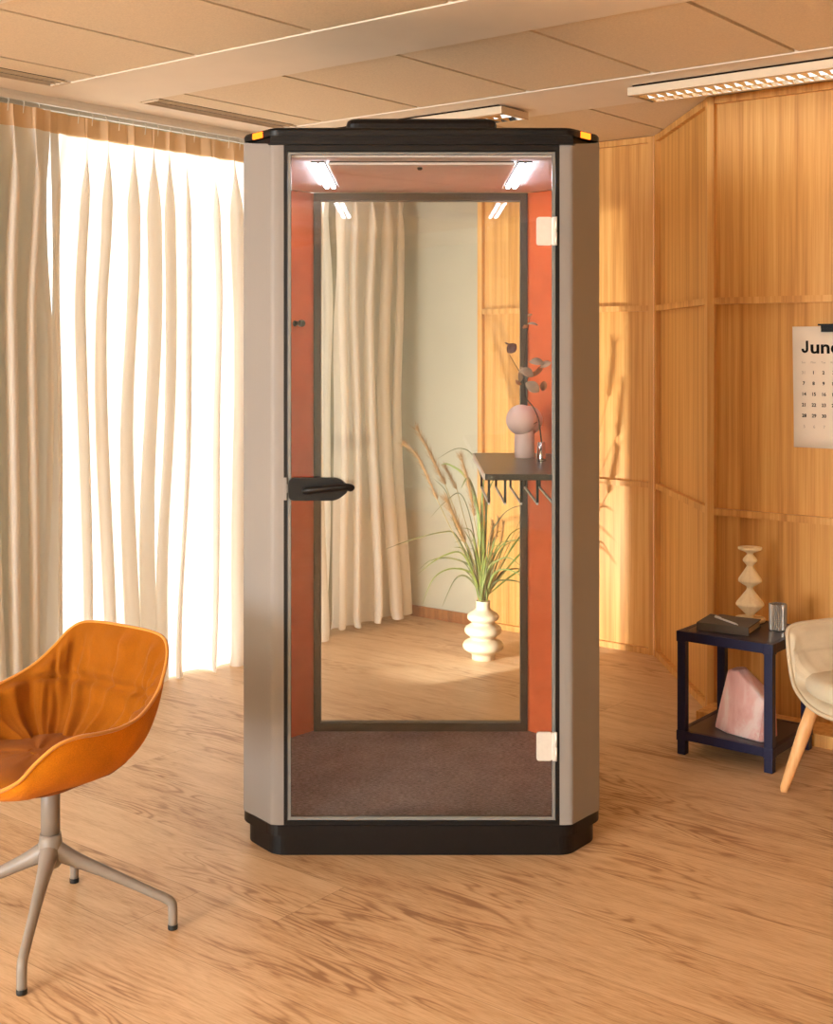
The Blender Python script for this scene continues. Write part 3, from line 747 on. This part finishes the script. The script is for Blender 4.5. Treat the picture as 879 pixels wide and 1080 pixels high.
for k in range(4):
    a = math.radians(4 + 90 * k - 235); d = Vector((math.cos(a), math.sin(a), 0)); r = .318
    pts = catmull([d * .0 + Vector((0, 0, .225)), d * .03 + Vector((0, 0, .208)), d * .07 + Vector((0, 0, .188)), d * .16 + Vector((0, 0, .148)), d * .26 + Vector((0, 0, .100)), d * (r - .022) + Vector((0, 0, .083)), d * (r - .004) + Vector((0, 0, .070)), d * r + Vector((0, 0, .05)), d * r + Vector((0, 0, .012))], 4)
    n = len(pts); f = MB(); f.tube(pts, [lerp(.026, .0125, smooth(0, .5, q / (n - 1))) for q in range(n)], 14); lg = f.build('leg', M['greige'], chair)
    f = MB(); f.lathe([(.0125, 0), (.0130, .002), (.0130, .013)], 16, d * r); tag(f.build('foot_glide', M['rubber'], lg), 'black rubber glide')

bc = empty('beige_armchair', (1.598, 4.298, 0), math.radians(203)); bc.name = 'armchair'; tag(bc, 'beige upholstered armchair with splayed oak legs at the right', 'armchair')
half = [(-.27, 0, .575), (-.266, .10, .574), (-.252, .18, .572), (-.225, .235, .569), (-.17, .272, .566), (-.09, .292, .563), (.0, .302, .561), (.08, .304, .560), (.150, .303, .557), (.190, .296, .543), (.202, .282, .505),
        (.208, .268, .455), (.216, .246, .400), (.232, .205, .362), (.254, .13, .338), (.268, .06, .328), (.272, 0, .325)]
chair_shell(bc, half, .290, .375, (M['linen_out'], M['linen'], M['linen_out']), .0075, .1, seam=lambda p: .475, seat=(-.18, .238, .245, .335, .412), inset=.86)
for sx, sy in ((1, 1), (1, -1), (-1, 1), (-1, -1)):
    a = Vector((.165 * sx, .180 * sy, .330)); b = Vector((.250 * sx, .243 * sy, .010)); f = MB()
    f.tube([a, lerp(a, b, .35), lerp(a, b, .8), b, b + Vector((0, 0, -.01))], [.021, .023, .018, .015, .012], 14); lg = f.build('leg', M['oakleg'], bc)
f = MB(); f.box(-.17, .17, -.02, .02, .262, .279, .004); f.box(-.02, .02, -.18, .18, .262, .279, .004); f.build('under_frame', M['black_metal'], bc)

# ================================================================== SIDE TABLE AND WHAT STANDS ON IT
TU, TV, TH = 2.507, .215, .172
TZ = .465
tb = empty('side_table', R(TU, TV, 0), ANG); tag(tb, 'navy metal two-tier side table by the panelled wall', 'side table')
h = TH + .016; w = .032
for sx in (-1, 1):
    for sy in (-1, 1):
        x = sx * (h - w / 2); y = sy * (h - w / 2)
        f = MB(); f.box(x - w / 2, x + w / 2, y - w / 2, y + w / 2, 0, TZ - .036, .002); lg = f.build('leg', M['navy'], tb)
for name, z0, z1 in (('top_frame', TZ - .036, TZ), ('lower_frame', .056, .090)):
    f = MB(); e = .0015; H_ = h + e
    f.box(-H_, H_, -H_, -H_ + .02, z0, z1, .002); f.box(-H_, H_, H_ - .02, H_, z0, z1, .002); f.box(-H_, -H_ + .02, -H_ + .02, H_ - .02, z0, z1, .002); f.box(H_ - .02, H_, -H_ + .02, H_ - .02, z0, z1, .002)
    for sx in (-1, 1):
        for sy in (-1, 1): f.box(sx * (h - w / 2) - w / 2 - .003, sx * (h - w / 2) + w / 2 + .003, sy * (h - w / 2) - w / 2 - .003, sy * (h - w / 2) + w / 2 + .003, z0 - .004, z1 + .0005, .003)
    f.build(name, M['navy'], tb)
for name, z in (('table_top', TZ), ('lower_shelf', .090)):
    f = MB(); q = h - .019; f.box(-q, q, -q, q, z - .014, z - .001, .001); f.build(name, M['navytop'], tb)
def on_table(px, py, z=TZ):
    Y = FPX * (CAMH - z) / (py - HY); return Vector(((px - CX) / FPX * Y, Y, z))
# book
bk = empty('book', Vector((1.192, 4.868, TZ)), math.radians(-30)); tag(bk, 'thick grey cloth-bound book lying on the side table', 'book')
f = MB(); f.box(-.096, .094, -.082, .082, .004, .027); f.build('page_block', M['pages'], bk)
f = MB(); f.box(-.100, .098, -.087, .087, 0, .004, .001); f.box(-.100, .098, -.087, .087, .027, .031, .001); f.box(-.100, .098, -.0875, -.0825, .003, .028); f.build('cover', M['bookcover'], bk)
# pen on the book
pn = empty('pen', Vector((1.176, 4.852, TZ + .031 + .0036)), math.radians(-70)); tag(pn, 'slim white pen lying on the grey book', 'pen')
f = MB(); f.tube([(-.075, 0, 0), (-.072, 0, 0), (.060, 0, 0), (.073, 0, 0)], [.0028, .0036, .0036, .0018], 12); f.build('barrel', M['pen'], pn)
f = MB(); f.tube([(.073, 0, 0), (.079, 0, -.001)], [.0018, .0007], 8); f.build('tip', M['satin'], pn)
f = MB(); f.box(-.073, -.033, -.001, .001, .0034, .0056, .0005); f.build('clip', M['satin'], pn)
# candle holder
ch = MB(); k = 1 / 272.0
pr = [(.001, 0), (15.5, 0), (15.8, 1), (15.8, 3.4), (15.2, 4), (5, 4.2), (3.6, 5.5), (5, 8), (14.6, 17), (14.8, 18.4), (14.2, 20), (4, 33), (3.2, 35), (3.8, 37), (12, 42), (12.4, 43.5), (11.8, 45.5), (4.2, 57), (3.4, 58.5), (4, 60), (7.4, 63.8), (7.5, 65), (7, 66.5), (3.6, 70.5), (3.2, 71.5), (4, 73), (11.8, 76), (12.6, 77), (12.6, 78.4), (4.5, 78.8), (4, 76), (.001, 75)]
ch.lathe([(r * k, z * k) for r, z in pr], 44); ch = ch.build('candle_holder', M['candle'])
cpos = R(2.472, .318, TZ); ch.location = on_table(792, 655) ; tag(ch, 'pale turned candle holder of stacked cones at the back of the side table', 'candle holder')
# ribbed cup
cu = MB(); n = 52; cu.lathe([(.001, 0), (.031, 0), (.033, .003), (.0335, .098), (.030, .098), (.029, .012), (.001, .010)], n, ribs=1, ramp_=-.11); cu = cu.build('ribbed_tumbler', M['cup'])
cu.location = on_table(821.5, 664); tag(cu, 'grey ribbed glass tumbler at the right side of the side table', 'tumbler')
# rose quartz
rq = bmesh.new(); q0 = Vector((1.250, 4.812, .0895))
for x, y, z in [(-.118, -.055, 0), (-.04, -.080, 0), (.112, -.072, 0), (.122, -.03, 0), (.10, .045, 0), (.03, .085, 0), (-.085, .06, 0), (-.112, -.01, .02), (-.066, -.038, .224), (-.050, -.050, .230), (-.012, -.050, .236), (-.006, -.01, .240), (-.03, .018, .238), (-.06, .005, .232),
                (.118, -.050, .150), (.104, .028, .150), (.112, -.066, .08), (.03, -.074, .140), (-.036, -.074, .12), (-.07, .045, .09), (.05, .06, .13)]:
    rq.verts.new((x, y, z))
bmesh.ops.convex_hull(rq, input=rq.verts[:]); 
bad = [v for v in rq.verts if not v.link_faces]; bmesh.ops.delete(rq, geom=bad, context='VERTS')
bmesh.ops.bevel(rq, geom=rq.edges[:], offset=.004, segments=1, affect='EDGES')
f = MB(); f.merge(rq); rqo = f.build('rose_quartz', M['quartz']); rqo.location = q0; rqo.rotation_euler = (0, 0, math.radians(-54)); tag(rqo, 'pink rose quartz block on the lower shelf of the side table', 'crystal')

# ================================================================== CALENDAR
CW, CH_, CZ = .33, .485, 1.618
cu0 = UB + .368
cal = empty('wall_calendar', R(cu0, V2, CZ), ANG); tag(cal, 'white June wall calendar hung on the oak panels at the right', 'calendar')
f = MB(); f.grid([[Vector((x * CW, .020 - .002 * math.sin(y * 5) - .012 * (1 - y) ** 2, -CH_ * y)) for x in (0, .25, .5, .75, 1)] for y in [q / 8 for q in range(9)]])
o = f.build('sheet', M['paper'], cal, norm=False); sm = o.modifiers.new('thick', 'SOLIDIFY'); sm.thickness = .0012; sm.offset = 0
def sheet_y(z): y = -z / CH_; return .020 - .002 * math.sin(y * 5) - .012 * (1 - y) ** 2
def texts(items, name, mat, bold=0):
    mb = bmesh.new()
    for s, x, z, size, al in items:
        c = bpy.data.curves.new('t', 'FONT'); c.body = s; c.size = size; c.align_x = al; c.offset = bold * size; c.resolution_u = 3
        ob = bpy.data.objects.new('t', c); C.objects.link(ob); dg = bpy.context.evaluated_depsgraph_get(); dg.update()
        me = bpy.data.meshes.new_from_object(ob.evaluated_get(dg)); X = Matrix.Translation((x, 0, z)) @ Matrix.Rotation(PI / 2, 4, 'X')
        for v in me.vertices: v.co.x *= 1.16 if size > .05 else 1
        for v in me.vertices: v.co = X @ v.co
        for v in me.vertices: v.co.y = sheet_y(v.co.z) - .0012
        mb.from_mesh(me); bpy.data.objects.remove(ob); bpy.data.curves.remove(c); bpy.data.meshes.remove(me)
    me = bpy.data.meshes.new(name); mb.to_mesh(me); mb.free(); me.materials.append(mat)
    o = bpy.data.objects.new(name, me); C.objects.link(o); o.parent = cal; return o
# the sheet lies in front of the panel face (panel face is .028 behind the battens)
for ch_ in cal.children:
    pass
col = lambda k: .044 + k * .0405; row = lambda k: -.190 - k * .0432
texts([('une', .071, -.106, .072, 'LEFT')], 'printed_month', M['ink'], .028)
f = MB(); J = [(.0545, -.0565), (.0645, -.0565)]; cj = (.0505, -.0915)
ri, ro = .0040, .0140
outer = [(.0645, -.0565)] + [(cj[0] + ro * math.cos(a), cj[1] + ro * math.sin(a)) for a in [-PI * q / 14 for q in range(15)]] + [(.0365, -.0885)]
inner = [(.0545, -.0565)] + [(cj[0] + ri * math.cos(a), cj[1] + ri * 1.2 * math.sin(a)) for a in [-PI * q / 14 for q in range(15)]] + [(.0462, -.0885)]
f.grid([[Vector((x, sheet_y(z) - .0012, z)) for x, z in outer], [Vector((x, sheet_y(z) - .0012, z)) for x, z in inner]], sm=False); f.build('printed_month', M['ink'], cal, norm=False)
it = []
for d in range(1, 31):
    q = d + 0; it.append((str(d), col(q % 7), row(q // 7), .0185, 'CENTER'))
for x in it: texts([x], 'printed_number', M['ink'], .03)
it = [('31', col(0), row(0), .0175, 'CENTER')] + [(str(d), col((d + 2) % 7 if d < 5 else (d - 5)), row(4 if d < 5 else 5), .0175, 'CENTER') for d in range(1, 12)]
it += [(s, col(k), -.147, .0115, 'CENTER') for k, s in enumerate(('Sun', 'Mon', 'Tue', 'Wed', 'Thu', 'Fri', 'Sat'))]
for x in it: texts([x], 'printed_grey_mark', M['inkgrey'], .0)
f = MB(); f.box(.108, CW - .108, -.004, .014, .003, .010, .001); f.box(.120, CW - .120, -.001, .0065, -.022, -.006, .001); f.box(.120, CW - .120, -.003, .002, -.008, .004); f.build('binder_clip', M['black_metal'], cal)

# ================================================================== LIGHT
def area(name, loc, target, sx, sy, energy, rgb, spread=PI):
    l = bpy.data.lights.new(name, 'AREA'); l.shape = 'RECTANGLE'; l.size = sx; l.size_y = sy; l.energy = energy; l.color = rgb; l.spread = spread
    o = bpy.data.objects.new(name, l); C.objects.link(o); o.location = loc
    o.rotation_euler = (Vector(target) - Vector(loc)).to_track_quat('-Z', 'Y').to_euler(); return o
sun = bpy.data.lights.new('sun', 'SUN'); sun.energy = 6.8; sun.angle = math.radians(.8); sun.color = (1, .96, .89)
so = bpy.data.objects.new('sun', sun); C.objects.link(so)
d3 = ROOM.to_3x3() @ Vector((.86, -.30, -.17)); so.rotation_euler = d3.to_track_quat('-Z', 'Y').to_euler()
# daylight from the windows further along the left wall, beside the camera
area('window_light', R(.10, -3.9, 1.25), R(3.2, -3.2, .9), 3.4, 2.2, 9, (.94, .97, 1))
# added soft fill from behind the camera
area('rear_fill', R(1.6, -13.5, 1.35), R(2.4, 0, 1.2), 5.0, 2.2, 810, (.87, .95, 1))
area('ceiling_fill', R(2.4, -8.2, .4), R(2.5, -7.8, 2.5), 2.4, 2.0, 460, (.86, .95, 1), math.radians(110))  # added as well: bounces neutral fill off the ceiling
# the two louvred luminaires give a little light too
for u0, u1 in ((.20, 1.405), (2.02, 3.25)):
    o = area('luminaire_light', R((u0 + u1) / 2, .303, HC - .0425), (0, 0, 0), u1 - u0 - .06, .11, 1.3, (1, .93, .82)); o.rotation_euler = (0, 0, ANG)
# low projector lamp on the floor behind the booth: its rectangular beam rakes the far wall through the grass
sl = bpy.data.lights.new('floor_projector', 'SPOT'); sl.energy = 150; sl.color = (1, .98, .92); sl.spot_size = math.radians(168); sl.spot_blend = .25; sl.shadow_soft_size = .02
sp = bpy.data.objects.new('floor_projector', sl); C.objects.link(sp); sp.location = (-.56, 5.40, .30)
az = math.radians(51.5)
sp.rotation_euler = Vector((math.cos(az), math.sin(az), 0)).to_track_quat('-Z', 'Y').to_euler()
sl.use_nodes = True; nt = sl.node_tree; em = [n for n in nt.nodes if n.type == 'EMISSION'][0]
def lm(op, a, b):
    n = nt.nodes.new('ShaderNodeMath'); n.operation = op
    for i, x in enumerate((a, b)):
        if isinstance(x, (int, float)): n.inputs[i].default_value = x
        else: nt.links.new(x, n.inputs[i])
    return n.outputs[0]
tc = nt.nodes.new('ShaderNodeTexCoord'); sx_ = nt.nodes.new('ShaderNodeSeparateXYZ'); nt.links.new(tc.outputs['Normal'], sx_.inputs[0])
az_ = lm('MAXIMUM', lm('ABSOLUTE', sx_.outputs[2], 0), .02)
rx = lm('DIVIDE', sx_.outputs[0], az_); ry = lm('DIVIDE', sx_.outputs[1], az_)
def door_(v, lim, soft):                       # a barn door cutting the beam at v = lim
    n = nt.nodes.new('ShaderNodeMapRange'); n.interpolation_type = 'SMOOTHSTEP'; n.inputs['From Min'].default_value = lim - soft; n.inputs['From Max'].default_value = lim + soft
    n.inputs['To Min'].default_value = 1; n.inputs['To Max'].default_value = 0; nt.links.new(v, n.inputs['Value']); return n.outputs[0]
beam = lm('MULTIPLY', door_(rx, .315, .02), door_(ry, 1.035, .03))
beam = lm('MULTIPLY', beam, lm('MULTIPLY', door_(lm('MULTIPLY', rx, -1), .12, .42), door_(lm('MULTIPLY', ry, -1), .33, .16)))
nt.links.new(lm('MULTIPLY', beam, 1.0), em.inputs['Strength'])

w = bpy.data.worlds.new('World'); bpy.context.scene.world = w; w.use_nodes = True
bg = w.node_tree.nodes['Background']; bg.inputs[0].default_value = (1, .97, .92, 1); bg.inputs[1].default_value = 1.6

# ================================================================== CAMERA
cam = bpy.data.cameras.new('camera'); cam.sensor_fit = 'VERTICAL'; cam.sensor_height = 36; cam.lens = FPX / 1080 * 36
cam.shift_y = -(540 - HY) / 1080; cam.shift_x = .0005; cam.clip_start = .05
co = bpy.data.objects.new('camera', cam); C.objects.link(co); co.location = (0, 0, CAMH); co.rotation_euler = (PI / 2, 0, 0)
sc = bpy.context.scene; sc.camera = co
sc.view_settings.view_transform = 'Standard'; sc.view_settings.look = 'None'; sc.view_settings.gamma = 1; sc.view_settings.use_curve_mapping = False
sc.view_settings.exposure = 0.7
sc.cycles.use_denoising = True; sc.cycles.max_bounces = 10; sc.cycles.diffuse_bounces = 6; sc.cycles.transparent_max_bounces = 12; sc.cycles.sample_clamp_indirect = 6
sc.cycles.caustics_reflective = False; sc.cycles.caustics_refractive = False
